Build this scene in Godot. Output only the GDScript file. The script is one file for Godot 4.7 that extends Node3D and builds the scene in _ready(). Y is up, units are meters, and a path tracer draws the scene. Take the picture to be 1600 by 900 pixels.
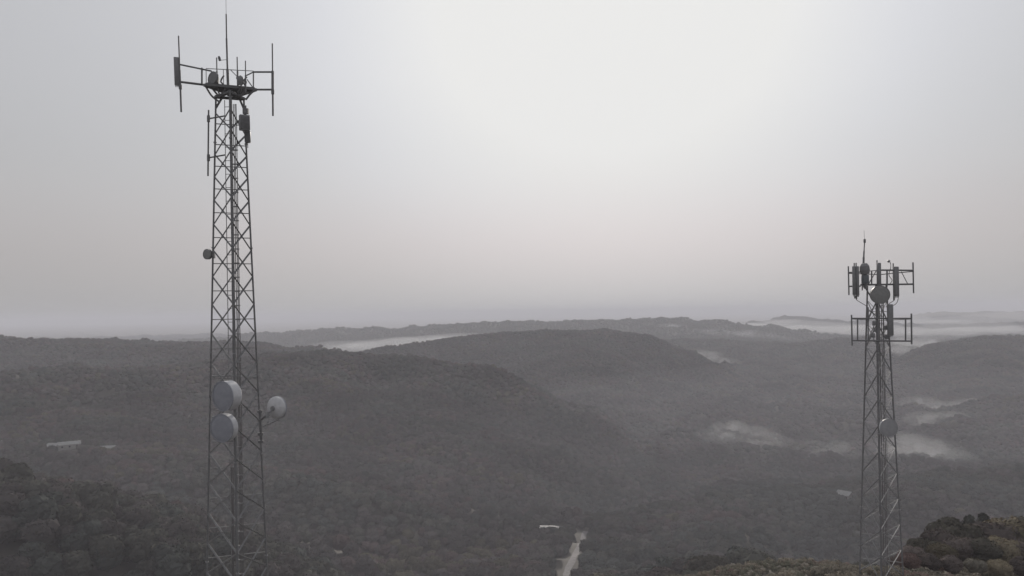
extends Node3D
# Two lattice radio towers on a wooded hilltop above misty ridges. Metres, y up, the eye at the origin looking along -z.

const F := 1236.0                      # focal length in pixels of the 1600 x 900 photograph
const ROLL := -0.0155
const AXIS := Vector2(800, 490)        # the pixel that the level lens axis meets
var cam_basis := Basis(Vector3(0, 0, 1), ROLL)
var rng := RandomNumberGenerator.new()
var M := {}                            # materials
var taken := {}

# ------------------------------------------------------------------ naming

func numbered(called: String) -> String:
	var n: int = taken.get(called, 0)
	taken[called] = n + 1
	return called if n == 0 else "%s_%03d" % [called, n]

func tag(o: Node, label: String, category := "", group := "", kind := "") -> void:
	if label: o.set_meta("label", label)
	if category: o.set_meta("category", category)
	if group: o.set_meta("group", group)
	if kind: o.set_meta("kind", kind)

func thing(called: String, label: String, category: String, at := Vector3.ZERO, turn := 0.0, group := "") -> Node3D:
	var o := Node3D.new()
	o.name = numbered(called)
	add_child(o)
	o.position = at
	o.rotation.y = turn
	tag(o, label, category, group)
	return o

func part(called: String, mesh: Mesh, mat: Material, parent: Node) -> MeshInstance3D:
	var o := MeshInstance3D.new()
	o.name = called
	o.mesh = mesh
	o.material_override = mat
	parent.add_child(o, true)
	return o

# ------------------------------------------------------------------ geometry helpers

func A(px: float, py: float, d: float) -> Vector3:      # the point at depth d behind a pixel of the photograph
	return cam_basis * Vector3((px - AXIS.x) / F, (AXIS.y - py) / F, -1.0) * d

func mat(c: Color, rough := 0.8, metal := 0.0) -> StandardMaterial3D:   # c is a linear base colour
	var m := StandardMaterial3D.new()
	m.albedo_color = c.linear_to_srgb()
	m.roughness = rough
	m.metallic = metal
	return m

func noise_tex(seed_: int, freq: float, lo: Color, hi: Color, size := 512) -> NoiseTexture2D:
	var n := FastNoiseLite.new()
	n.seed = seed_
	n.frequency = freq
	n.fractal_octaves = 5
	var g := Gradient.new()
	g.set_color(0, lo.linear_to_srgb())
	g.set_color(1, hi.linear_to_srgb())
	var t := NoiseTexture2D.new()
	t.width = size
	t.height = size
	t.seamless = true
	t.noise = n
	t.color_ramp = g
	return t

func worn(seed_: int, lo: Color, hi: Color, scale: float, rough := 0.6, metal := 0.0) -> StandardMaterial3D:
	var m := mat(Color(1, 1, 1), rough, metal)
	m.albedo_texture = noise_tex(seed_, 0.02, lo, hi, 256)
	m.uv1_triplanar = true
	m.uv1_world_triplanar = true
	m.uv1_scale = Vector3.ONE * scale
	return m

var unit_tube: CylinderMesh
var unit_box: BoxMesh
var unit_angle: ArrayMesh

func make_units() -> void:
	unit_tube = CylinderMesh.new()
	unit_tube.top_radius = 1.0
	unit_tube.bottom_radius = 1.0
	unit_tube.height = 1.0
	unit_tube.radial_segments = 10
	unit_tube.rings = 0
	unit_box = BoxMesh.new()
	var st := SurfaceTool.new()           # an angle iron one unit long, legs one unit wide
	st.begin(Mesh.PRIMITIVE_TRIANGLES)
	var p := [Vector2(0, 0), Vector2(1, 0), Vector2(1, 0.13), Vector2(0.13, 0.13), Vector2(0.13, 1), Vector2(0, 1)]
	for i in 6:
		var a: Vector2 = p[i] - Vector2(0.35, 0.35)
		var b: Vector2 = p[(i + 1) % 6] - Vector2(0.35, 0.35)
		var q := [Vector3(a.x, -0.5, a.y), Vector3(b.x, -0.5, b.y), Vector3(b.x, 0.5, b.y), Vector3(a.x, 0.5, a.y)]
		for k in [0, 1, 2, 0, 2, 3]:
			st.set_smooth_group(-1)
			st.add_vertex(q[k])
	for y in [-0.5, 0.5]:
		for t in [[0, 1, 2], [0, 2, 3], [0, 3, 4], [0, 4, 5]]:
			for k in t:
				st.set_smooth_group(-1)
				st.add_vertex(Vector3(p[k].x - 0.35, y, p[k].y - 0.35))
	st.generate_normals()
	unit_angle = st.commit()

func along(a: Vector3, b: Vector3, wide: float, deep: float, twist := 0.0) -> Transform3D:
	var y := b - a
	var n := y.normalized()
	var x := n.cross(Vector3(0, 0, 1) if absf(n.z) < 0.9 else Vector3(1, 0, 0)).normalized()
	x = x.rotated(n, twist)
	return Transform3D(Basis(x * wide, y, x.cross(n).normalized() * deep), (a + b) * 0.5)

func tube(called: String, a: Vector3, b: Vector3, r: float, m: Material, parent: Node) -> MeshInstance3D:
	var o := part(called, unit_tube, m, parent)
	o.transform = along(a, b, r, r)
	return o

func angle_bar(called: String, a: Vector3, b: Vector3, w: float, m: Material, parent: Node, twist := 0.0) -> MeshInstance3D:
	var o := part(called, unit_angle, m, parent)
	o.transform = along(a, b, w, w, twist)
	return o

func box(called: String, at: Vector3, size: Vector3, m: Material, parent: Node, turn := 0.0, bevel := 0.0) -> MeshInstance3D:
	var mesh: Mesh = bevel_box(size, bevel) if bevel > 0.0 else unit_box
	var o := part(called, mesh, m, parent)
	o.transform = Transform3D(Basis(Vector3.UP, turn) * (Basis() if bevel > 0.0 else Basis.from_scale(size)), at)
	return o

func bevel_box(size: Vector3, b: float) -> ArrayMesh:    # a box with rounded vertical edges and chamfered ends
	var st := SurfaceTool.new()
	st.begin(Mesh.PRIMITIVE_TRIANGLES)
	var ring := []
	for k in 4:
		var cx: float = (size.x * 0.5 - b) * [1, -1, -1, 1][k]
		var cz: float = (size.z * 0.5 - b) * [1, 1, -1, -1][k]
		for j in 3:
			var t := (k + j * 0.5) * PI / 2
			ring.append([Vector2(cx, cz), Vector2(cos(t), sin(t))])
	var rows := [[-size.y * 0.5, 0.2], [-size.y * 0.5 + b, 1.0], [size.y * 0.5 - b, 1.0], [size.y * 0.5, 0.2]]
	var at := func(row: Array, k: int) -> Vector3:
		var v: Vector2 = ring[k % 12][0] + ring[k % 12][1] * b * row[1]
		return Vector3(v.x, row[0], v.y)
	for r in 3:
		for k in 12:
			var q := [at.call(rows[r], k), at.call(rows[r], k + 1), at.call(rows[r + 1], k + 1), at.call(rows[r + 1], k)]
			for i in [0, 1, 2, 0, 2, 3]:
				st.add_vertex(q[i])
	for e in [0, 3]:
		for k in range(1, 11):
			for i in [0, k, k + 1]:
				st.add_vertex(at.call(rows[e], i))
	st.generate_normals()
	return st.commit()

func lathe(profile: Array, sides := 28) -> ArrayMesh:    # turned about y; profile of Vector2(radius, y)
	var st := SurfaceTool.new()
	st.begin(Mesh.PRIMITIVE_TRIANGLES)
	for i in profile.size() - 1:
		for k in sides:
			var t0 := TAU * k / sides
			var t1 := TAU * (k + 1) / sides
			var p: Vector2 = profile[i]
			var q: Vector2 = profile[i + 1]
			var v := [Vector3(p.x * cos(t0), p.y, p.x * sin(t0)), Vector3(p.x * cos(t1), p.y, p.x * sin(t1)), Vector3(q.x * cos(t1), q.y, q.x * sin(t1)), Vector3(q.x * cos(t0), q.y, q.x * sin(t0))]
			for j in [0, 1, 2, 0, 2, 3]:
				st.set_smooth_group(i)
				st.add_vertex(v[j])
	st.generate_normals()
	return st.commit()

func sweep(pts: Array, r: float, sides := 6) -> ArrayMesh:      # a bent tube through the points
	var st := SurfaceTool.new()
	st.begin(Mesh.PRIMITIVE_TRIANGLES)
	var rings := []
	for i in pts.size():
		var n: Vector3 = (pts[mini(i + 1, pts.size() - 1)] - pts[maxi(i - 1, 0)]).normalized()
		var x := n.cross(Vector3(0.3, 0.2, 1)).normalized()
		var y := n.cross(x)
		var ring := []
		for k in sides:
			ring.append(pts[i] + (x * cos(TAU * k / sides) + y * sin(TAU * k / sides)) * r)
		rings.append(ring)
	for i in pts.size() - 1:
		for k in sides:
			var k1 := (k + 1) % sides
			var q := [rings[i][k], rings[i][k1], rings[i + 1][k1], rings[i + 1][k]]
			for j in [0, 1, 2, 0, 2, 3]:
				st.add_vertex(q[j])
	st.generate_normals()
	return st.commit()

func curve_points(pts: Array, n: int) -> Array:
	var c := Curve3D.new()
	for i in pts.size():
		var t: Vector3 = (pts[mini(i + 1, pts.size() - 1)] - pts[maxi(i - 1, 0)]) / 6.0
		c.add_point(pts[i], -t, t)
	var out := []
	for i in n + 1:
		out.append(c.sample_baked(c.get_baked_length() * i / n, true))
	return out

# ------------------------------------------------------------------ terrain: ridges, each a crest line with sloping sides

var ridges := []
var cols := PackedFloat32Array()        # azimuths of the height grid, degrees
var grid := PackedFloat32Array()
var rings_n := 0
const R0 := 12.0
const RK := 1.021
const FLOOR := -238.0
var fine0 := 0                          # first of the evenly spaced columns
var fine_n := 361
const FINE_FROM := -45.0
const FINE_STEP := 0.25
var hill_noise := FastNoiseLite.new()
var fine_noise := FastNoiseLite.new()

func ridge(slope: float, width: float, tall: float, px: Array) -> void:     # crest through photo points (x, y, metres away), less the height of the trees on it
	var pts := []
	for p in px:
		pts.append(A(p.x, p.y, p.z) - Vector3(0, tall, 0))
	ridge_world(slope, width, pts)

func ridge_world(slope: float, width: float, pts: Array) -> void:
	var lo := Vector2(1e9, 1e9)
	var hi := Vector2(-1e9, -1e9)
	var top := -1e9
	for p in pts:
		lo = lo.min(Vector2(p.x, p.z))
		hi = hi.max(Vector2(p.x, p.z))
		top = maxf(top, p.y)
	ridges.append({"s": slope, "w": width, "p": pts, "lo": lo, "hi": hi, "top": top})

func define_hills() -> void:
	# the hilltop that carries the towers
	ridge_world(0.55, 12, [Vector3(-60, -36, -10), Vector3(-30, -28, -34), Vector3(-15.8, -25.5, -45), Vector3(-10, -29, -48)])
	ridge_world(0.55, 10, [Vector3(7, -35, -92), Vector3(11, -32.0, -86), Vector3(18, -28.8, -80), Vector3(27, -24.0, -71), Vector3(28, -20.8, -60), Vector3(44, -25, -72), Vector3(62, -29.5, -80), Vector3(100, -33.0, -88), Vector3(220, -48, -95)])
	ridge_world(0.5, 12, [Vector3(32, -32, -80), Vector3(40, -46.0, -122), Vector3(54, -69, -190), Vector3(76, -101, -280), Vector3(100, -138, -380)])
	ridge(0.55, 16, 9.5, [Vector3(-260, 690, 215), Vector3(-90, 722, 210), Vector3(0, 752, 205), Vector3(110, 795, 200), Vector3(200, 842, 195), Vector3(300, 886, 200), Vector3(420, 940, 215)])
	# spurs down to the valley
	ridge(0.30, 60, 3, [Vector3(850, 925, 330), Vector3(884, 900, 410), Vector3(905, 855, 530), Vector3(914, 836, 660), Vector3(925, 822, 760)])
	ridge(0.25, 40, 6, [Vector3(780, 832, 700), Vector3(870, 832, 700)])
	ridge(0.46, 30, 8, [Vector3(-120, 690, 660), Vector3(90, 694, 640), Vector3(200, 706, 620), Vector3(430, 742, 560), Vector3(530, 772, 530), Vector3(600, 802, 520), Vector3(700, 847, 520), Vector3(780, 885, 540)])
	ridge(0.30, 50, 8, [Vector3(480, 690, 860), Vector3(620, 722, 850), Vector3(720, 765, 850)])
	ridge(0.38, 40, 8, [Vector3(1020, 820, 560), Vector3(1130, 795, 620), Vector3(1240, 770, 700), Vector3(1330, 770, 640), Vector3(1450, 760, 640), Vector3(1650, 740, 700)])
	ridge(0.42, 36, 8, [Vector3(1070, 800, 740), Vector3(1180, 762, 850), Vector3(1300, 748, 900)])
	# the dark middle hill on the left
	ridge(0.36, 70, 8, [Vector3(-160, 605, 1120), Vector3(0, 593, 1200), Vector3(90, 574, 1250), Vector3(150, 575, 1280), Vector3(250, 572, 1320), Vector3(330, 566, 1380), Vector3(430, 549, 1450), Vector3(490, 551, 1480)])
	ridge(0.62, 45, 8, [Vector3(470, 551, 1480), Vector3(560, 551, 1500), Vector3(640, 557, 1450), Vector3(740, 570, 1350), Vector3(800, 600, 1300), Vector3(850, 645, 1250), Vector3(920, 690, 1200), Vector3(1000, 722, 1150)])
	ridge(0.5, 28, 8, [Vector3(330, 570, 1360), Vector3(250, 605, 1180), Vector3(150, 640, 1000), Vector3(60, 668, 860)])
	ridge(0.52, 28, 8, [Vector3(560, 553, 1480), Vector3(500, 600, 1250), Vector3(430, 640, 1060), Vector3(330, 672, 900)])
	ridge(0.5, 40, 8, [Vector3(660, 560, 1430), Vector3(650, 610, 1220), Vector3(700, 655, 1060), Vector3(760, 690, 950)])
	ridge(0.5, 26, 8, [Vector3(-120, 606, 1020), Vector3(0, 618, 980), Vector3(60, 630, 950), Vector3(120, 643, 900), Vector3(200, 662, 840), Vector3(280, 692, 780), Vector3(340, 722, 720)])
	ridge(0.52, 24, 8, [Vector3(430, 562, 1390), Vector3(520, 598, 1200), Vector3(600, 636, 1050), Vector3(680, 682, 930), Vector3(760, 732, 830), Vector3(830, 782, 760)])
	# the long ridge behind it
	ridge(0.28, 120, 8, [Vector3(-220, 526, 2350), Vector3(0, 529, 2250), Vector3(150, 532, 2250), Vector3(330, 536, 2250), Vector3(430, 545, 2200), Vector3(520, 560, 2050)])
	# the rounded central hill and its flank
	ridge(0.5, 50, 8, [Vector3(480, 562, 2350), Vector3(560, 549, 2500), Vector3(680, 531, 2650), Vector3(760, 521, 2750), Vector3(800, 517, 2750), Vector3(880, 514, 2750), Vector3(940, 513.5, 2750), Vector3(980, 519, 2750), Vector3(1040, 541, 2700), Vector3(1100, 566, 2600), Vector3(1160, 596, 2450), Vector3(1210, 630, 2300), Vector3(1250, 660, 2150)])
	ridge(0.4, 70, 8, [Vector3(900, 516, 2700), Vector3(880, 560, 2300), Vector3(930, 610, 1950), Vector3(1010, 650, 1700)])
	# hills to the right
	ridge(0.36, 120, 8, [Vector3(1020, 531, 4100), Vector3(1100, 529, 3900), Vector3(1230, 537, 3700), Vector3(1290, 531, 3600), Vector3(1330, 528, 3600), Vector3(1400, 541, 3400), Vector3(1430, 556, 3300)])
	ridge(0.42, 60, 8, [Vector3(1300, 532, 3600), Vector3(1320, 575, 3000), Vector3(1290, 620, 2500)])
	ridge(0.62, 70, 8, [Vector3(1380, 600, 2500), Vector3(1430, 568, 2700), Vector3(1455, 546, 2800), Vector3(1480, 534, 2900), Vector3(1540, 524.5, 2900), Vector3(1600, 523, 2900), Vector3(1800, 516, 2900)])
	ridge(0.45, 50, 8, [Vector3(1560, 526, 2850), Vector3(1530, 590, 2200), Vector3(1480, 650, 1700)])
	ridge(0.28, 80, 8, [Vector3(1750, 610, 1500), Vector3(1600, 680, 1250), Vector3(1500, 715, 1100)])
	# far ridges
	ridge(0.2, 200, 8, [Vector3(330, 530, 6000), Vector3(410, 523, 6000), Vector3(470, 518, 6000), Vector3(560, 514.5, 6000), Vector3(640, 512, 6000), Vector3(750, 505, 5800), Vector3(900, 503, 5800), Vector3(970, 501.5, 5700), Vector3(1040, 499, 5600), Vector3(1100, 503, 5600), Vector3(1150, 508, 5500), Vector3(1200, 516, 5400), Vector3(1240, 526, 5300)])
	ridge(0.2, 150, 8, [Vector3(990, 528, 4900), Vector3(1060, 524, 4900), Vector3(1140, 529, 4800), Vector3(1230, 534, 4700)])
	ridge(0.2, 260, 8, [Vector3(1120, 512, 8500), Vector3(1210, 502, 8500), Vector3(1240, 496.5, 8400), Vector3(1280, 500.5, 8300), Vector3(1330, 503, 8300), Vector3(1400, 507, 8200)])
	ridge(0.2, 200, 8, [Vector3(1380, 512, 7000), Vector3(1450, 509, 7000), Vector3(1540, 506, 7000), Vector3(1700, 502, 7000)])
	ridge(0.2, 320, 8, [Vector3(1380, 503, 10500), Vector3(1440, 495, 10500), Vector3(1480, 488, 10500), Vector3(1600, 486, 10500), Vector3(1780, 482, 10500)])

func raw_height(x: float, z: float) -> float:
	var h := FLOOR
	var near := 400.0
	for r in ridges:
		var dx: float = maxf(maxf(r.lo.x - x, x - r.hi.x), 0.0)
		var dz: float = maxf(maxf(r.lo.y - z, z - r.hi.y), 0.0)
		var s: float = r.s
		var w: float = r.w
		if r.top - s * (sqrt(dx * dx + dz * dz + w * w) - w) < h - 30.0:
			continue
		var best := -1e9
		var best_d := 0.0
		var p: Array = r.p
		for i in p.size() - 1:
			var a: Vector3 = p[i]
			var b: Vector3 = p[i + 1]
			var ux := b.x - a.x
			var uz := b.z - a.z
			var t := clampf(((x - a.x) * ux + (z - a.z) * uz) / (ux * ux + uz * uz), 0.0, 1.0)
			var ex := x - a.x - ux * t
			var ez := z - a.z - uz * t
			var d2 := ex * ex + ez * ez
			var v := a.y + (b.y - a.y) * t - s * (sqrt(d2 + w * w) - w)
			if v > best:
				best = v
				best_d = sqrt(d2)
		var k := minf(14.0, w * 0.15)
		var gap := absf(best - h)
		if best > h:
			near = best_d
		h = maxf(best, h) + (maxf(k - gap, 0.0) ** 2) / (4.0 * k)
	var far := sqrt(x * x + z * z)
	var amp := (2.0 + 20.0 * clampf(near / 170.0, 0.0, 1.0)) * smoothstep(70.0, 420.0, far)
	h += hill_noise.get_noise_2d(x, z) * amp * 1.5
	h += (fine_noise.get_noise_2d(x * 0.12, z * 0.12) * 26.0 + fine_noise.get_noise_2d(x * 0.3, z * 0.3) * 8.0) * smoothstep(4400.0, 5400.0, far)
	h += fine_noise.get_noise_2d(x, z) * minf(amp, 3.0) * 0.5
	return h

func build_grid() -> void:
	hill_noise.seed = 5
	hill_noise.frequency = 1.0 / 290.0
	hill_noise.fractal_type = FastNoiseLite.FRACTAL_RIDGED
	hill_noise.fractal_octaves = 3
	fine_noise.seed = 9
	fine_noise.frequency = 1.0 / 45.0
	for a in [-180, -160, -140, -120, -100, -85, -72, -62, -54, -49]:
		cols.append(a)
	fine0 = cols.size()
	for i in fine_n:
		cols.append(FINE_FROM + FINE_STEP * i)
	for a in [49, 54, 62, 72, 85, 100, 120, 140, 160, 180]:
		cols.append(a)
	rings_n = int(log(45000.0 / R0) / log(RK)) + 2
	grid.resize(cols.size() * rings_n)
	for c in cols.size():
		var sx := sin(deg_to_rad(cols[c]))
		var cz := -cos(deg_to_rad(cols[c]))
		for k in rings_n:
			var r := R0 * pow(RK, k)
			grid[c * rings_n + k] = raw_height(r * sx, r * cz)

func height(x: float, z: float) -> float:       # the drawn surface, inside the finely gridded wedge
	var u := clampf((rad_to_deg(atan2(x, -z)) - FINE_FROM) / FINE_STEP, 0.0, fine_n - 1.001)
	var v := clampf(log(maxf(sqrt(x * x + z * z), R0) / R0) / log(RK), 0.0, rings_n - 1.001)
	var i := int(u)
	var j := int(v)
	var fu := u - i
	var fv := v - j
	var at := (fine0 + i) * rings_n + j
	return lerpf(lerpf(grid[at], grid[at + rings_n], fu), lerpf(grid[at + 1], grid[at + rings_n + 1], fu), fv)

var skyline := PackedFloat32Array()     # per fine column and ring: the steepest sight line met before it

func build_skyline() -> void:
	skyline.resize(fine_n * rings_n)
	for c in fine_n:
		var top := -10.0
		for k in rings_n:
			var r := R0 * pow(RK, k)
			skyline[c * rings_n + k] = top
			top = maxf(top, (grid[(fine0 + c) * rings_n + k] + (4.0 if r > 150.0 else 0.0)) / r)

func in_view(x: float, y: float, z: float) -> bool:
	var u := (rad_to_deg(atan2(x, -z)) - FINE_FROM) / FINE_STEP
	var r := sqrt(x * x + z * z)
	var v := log(r / R0) / log(RK)
	if u < 0 or u > fine_n - 1 or v < 0 or v > rings_n - 1:
		return false
	return (y + 3.0) / r > skyline[int(u) * rings_n + int(v)] - 0.012

func build_ground() -> void:
	var v := PackedVector3Array()
	var idx := PackedInt32Array()
	v.resize(grid.size() + 1)
	for c in cols.size():
		var sx := sin(deg_to_rad(cols[c]))
		var cz := -cos(deg_to_rad(cols[c]))
		for k in rings_n:
			var r := R0 * pow(RK, k)
			v[c * rings_n + k] = Vector3(r * sx, grid[c * rings_n + k], r * cz)
	for c in cols.size() - 1:
		for k in rings_n - 1:
			var a := c * rings_n + k
			var b := a + rings_n
			idx.append_array(PackedInt32Array([a, a + 1, b, b, a + 1, b + 1]))
	var last := grid.size()
	v[last] = Vector3(0, grid[fine0 * rings_n], 0)
	for c in cols.size() - 1:
		idx.append_array(PackedInt32Array([last, c * rings_n, (c + 1) * rings_n]))
	var arr := []
	arr.resize(Mesh.ARRAY_MAX)
	arr[Mesh.ARRAY_VERTEX] = v
	arr[Mesh.ARRAY_INDEX] = idx
	var mesh := ArrayMesh.new()
	mesh.add_surface_from_arrays(Mesh.PRIMITIVE_TRIANGLES, arr)
	var st := SurfaceTool.new()
	st.create_from(mesh, 0)
	st.generate_normals()
	var o := part("hills", st.commit(), M.ground, self)
	tag(o, "wooded hills falling from the tower summit to the misty valley and far ridges", "hills", "", "structure")

# ------------------------------------------------------------------ trees

func blob(st: SurfaceTool, at: Vector3, r: Vector3, tone: float, lat: int, lon: int) -> void:
	var ring := []
	for i in lat + 1:
		var row := []
		var t := PI * i / lat
		for k in lon:
			var p := TAU * (k + 0.5 * (i % 2)) / lon
			var wob := rng.randf_range(0.82, 1.12)
			row.append(at + Vector3(sin(t) * cos(p), cos(t), sin(t) * sin(p)) * r * wob)
		ring.append(row)
	st.set_color(Color(tone, tone, tone))
	for i in lat:
		for k in lon:
			var k1 := (k + 1) % lon
			for v in [ring[i][k], ring[i][k1], ring[i + 1][k1], ring[i][k], ring[i + 1][k1], ring[i + 1][k]]:
				st.set_smooth_group(-1)
				st.add_vertex(v)

func leaves(st: SurfaceTool, at: Vector3, r: Vector3, n: int, size: float) -> void:
	for i in n:
		var d := Vector3(rng.randfn(), rng.randfn() + 0.25, rng.randfn()).normalized()
		var c := at + d * r * rng.randf_range(0.93, 1.1)
		var nrm := (d + Vector3(rng.randfn(), rng.randfn(), rng.randfn()) * 0.38).normalized()
		var x := nrm.cross(Vector3(rng.randfn(), rng.randfn(), rng.randfn())).normalized()
		var y := nrm.cross(x)
		var s := size * rng.randf_range(0.55, 1.25)
		var tone := rng.randf_range(0.78, 1.25)
		st.set_color(Color(tone * rng.randf_range(0.94, 1.08), tone, tone * rng.randf_range(0.9, 1.05)))
		var q := [c - x * s, c - y * s * 0.6, c + x * s, c + y * s * 0.6]
		for k in [0, 1, 2, 0, 2, 3]:
			st.set_smooth_group(-1)
			st.add_vertex(q[k])

func crown(seed_: int, lobes: int, leaf_n: int, leaf: float, tall: float, wide: float, lat: int) -> ArrayMesh:
	rng.seed = seed_
	var st := SurfaceTool.new()
	st.begin(Mesh.PRIMITIVE_TRIANGLES)
	var mid := tall * 0.56
	for i in lobes:
		var at: Vector3
		var r: float
		if i == 0:
			at = Vector3(0, mid, 0)
			r = wide * 0.84
		else:
			var t := TAU * (i * 0.618 + rng.randf() * 0.1)
			var up := rng.randf_range(-0.5, 0.95)
			var out := sqrt(maxf(0.03, 1.0 - up * up)) * rng.randf_range(0.5, 0.66)
			at = Vector3(cos(t) * out * wide, mid + up * tall * 0.26, sin(t) * out * wide)
			r = wide * rng.randf_range(0.26, 0.44)
		var rr := Vector3(r, r * rng.randf_range(0.8, 1.0) * (tall / wide * 0.46), r)
		blob(st, at, rr * 0.94, rng.randf_range(0.88, 1.12), lat + (2 if i == 0 else 0), lat + (5 if i == 0 else 2))
		if leaf_n:
			leaves(st, at, rr, int(leaf_n * (2.6 if i == 0 else 1.0)), leaf)
	st.generate_normals()
	return st.commit()

func conifer(seed_: int, tiers: int, leaf_n: int) -> ArrayMesh:
	rng.seed = seed_
	var st := SurfaceTool.new()
	st.begin(Mesh.PRIMITIVE_TRIANGLES)
	for i in tiers:
		var t := float(i) / tiers
		var r := lerpf(2.3, 0.35, t)
		blob(st, Vector3(rng.randf_range(-0.2, 0.2), 1.6 + t * 7.2, rng.randf_range(-0.2, 0.2)), Vector3(r, 1.1, r), rng.randf_range(0.75, 1.1), 4, 7)
		leaves(st, Vector3(0, 1.6 + t * 7.2, 0), Vector3(r, 1.0, r), leaf_n, 0.42)
	st.generate_normals()
	return st.commit()

func trunk_mesh(seed_: int, tall: float) -> ArrayMesh:
	rng.seed = seed_
	var st := SurfaceTool.new()
	st.begin(Mesh.PRIMITIVE_TRIANGLES)
	var limb := func(a: Vector3, b: Vector3, ra: float, rb: float) -> void:
		var n := (b - a).normalized()
		var x := n.cross(Vector3(0.3, 0.1, 1)).normalized()
		var y := n.cross(x)
		for k in 6:
			var d0 := x * cos(TAU * k / 6) + y * sin(TAU * k / 6)
			var d1 := x * cos(TAU * (k + 1) / 6) + y * sin(TAU * (k + 1) / 6)
			for v in [a + d0 * ra, a + d1 * ra, b + d1 * rb, a + d0 * ra, b + d1 * rb, b + d0 * rb]:
				st.add_vertex(v)
	limb.call(Vector3(0, -0.6, 0), Vector3(0.1, tall * 0.35, 0), 0.26, 0.17)
	limb.call(Vector3(0.1, tall * 0.35, 0), Vector3(0, tall * 0.62, 0.1), 0.17, 0.08)
	for i in 5:
		var t := TAU * (i * 0.618)
		limb.call(Vector3(0.08, tall * (0.28 + 0.05 * i), 0), Vector3(cos(t) * tall * 0.28, tall * (0.5 + 0.06 * i), sin(t) * tall * 0.28), 0.1, 0.03)
	st.generate_normals()
	return st.commit()

const TINT := [Color(0.12, 0.109, 0.106), Color(0.11, 0.11, 0.096), Color(0.135, 0.105, 0.102), Color(0.092, 0.1, 0.092), Color(0.138, 0.128, 0.096)]
const TINT_WORD := ["grey-brown", "olive", "reddish brown", "dark green", "yellowish"]
var crowns := []
var mid_crowns := []
var far_crowns := []
var trunks := []
var tone_noise := FastNoiseLite.new()
var gaps := []                          # places kept free of trees: Vector3(x, z, radius)

func pick_tint(x: float, z: float) -> int:
	var n := tone_noise.get_noise_2d(x, z) + rng.randf_range(-0.35, 0.35)
	n -= 0.36 * smoothstep(0.0, 0.12, x / maxf(-z, 1.0)) * smoothstep(1500.0, 700.0, -z)
	return 4 if n > 0.52 else 2 if n > 0.3 else 0 if n > -0.12 else 1 if n > -0.42 else 3

func is_clear(x: float, z: float, extra := 0.0) -> bool:
	for g in gaps:
		if (x - g.x) ** 2 + (z - g.y) ** 2 < (g.z + extra) ** 2:
			return false
	return true

func scatter(called: String, label: String, from: float, to: float, spacing: float, meshes: Array, size: float, skip := 0.0) -> void:
	var bufs := []
	for m in meshes:
		bufs.append(PackedFloat32Array())
	var r := from
	while r < to:
		var step := spacing / r
		var a := -0.75 + rng.randf() * step
		while a < 0.75:
			var aa := a + rng.randf_range(-0.65, 0.65) * step
			var rr := r + rng.randf_range(-0.7, 0.7) * spacing
			a += step
			var x := sin(aa) * rr
			var z := -cos(aa) * rr
			var y := height(x, z)
			if not in_view(x, y + size * 8.0, z) or rng.randf() < skip or (rr < 900.0 and not is_clear(x, z)):
				continue
			var s := size * rng.randf_range(0.68, 1.3)
			var turn := rng.randf() * TAU
			var c := cos(turn) * s
			var sn := sin(turn) * s
			var hy := s * rng.randf_range(0.8, 1.2)
			var patch := tone_noise.get_noise_2d(z * 0.7 + 900.0, x * 0.7)
			var t: Color = TINT[pick_tint(x, z)] * rng.randf_range(0.8, 1.2) * (1.0 + 0.5 * patch) * 0.86
			s *= 1.0 + 0.3 * patch
			bufs[rng.randi() % meshes.size()].append_array(PackedFloat32Array([c, 0, sn, x, 0, hy, 0, y - 0.8 * s, -sn, 0, c, z, t.r, t.g, t.b, 1]))
		r += spacing
	var o := Node3D.new()
	o.name = called
	add_child(o)
	tag(o, label, "forest", "", "stuff")
	for i in meshes.size():
		var mm := MultiMesh.new()
		mm.transform_format = MultiMesh.TRANSFORM_3D
		mm.use_colors = true
		mm.mesh = meshes[i]
		mm.instance_count = bufs[i].size() / 16
		mm.buffer = bufs[i]
		var mi := MultiMeshInstance3D.new()
		mi.name = "canopy"
		mi.multimesh = mm
		mi.material_override = M.leaf
		mi.set_meta("kind", "stuff")
		o.add_child(mi, true)

func make_tree_meshes() -> void:
	for i in 6:
		crowns.append(crown(100 + i, 11, 210, 0.28, 8.4, 4.3, 6))
		trunks.append(trunk_mesh(200 + i, 8.4))
	for i in 2:
		crowns.append(conifer(120 + i, 9, 90))
		trunks.append(trunk_mesh(220 + i, 7.5))
	for i in 5:
		mid_crowns.append(crown(300 + i, 10, 40, 0.5, 8.4, 4.0, 4))
	for i in 4:
		far_crowns.append(crown(400 + i, 4, 0, 0.0, 8.0, 4.4, 4))

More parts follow.
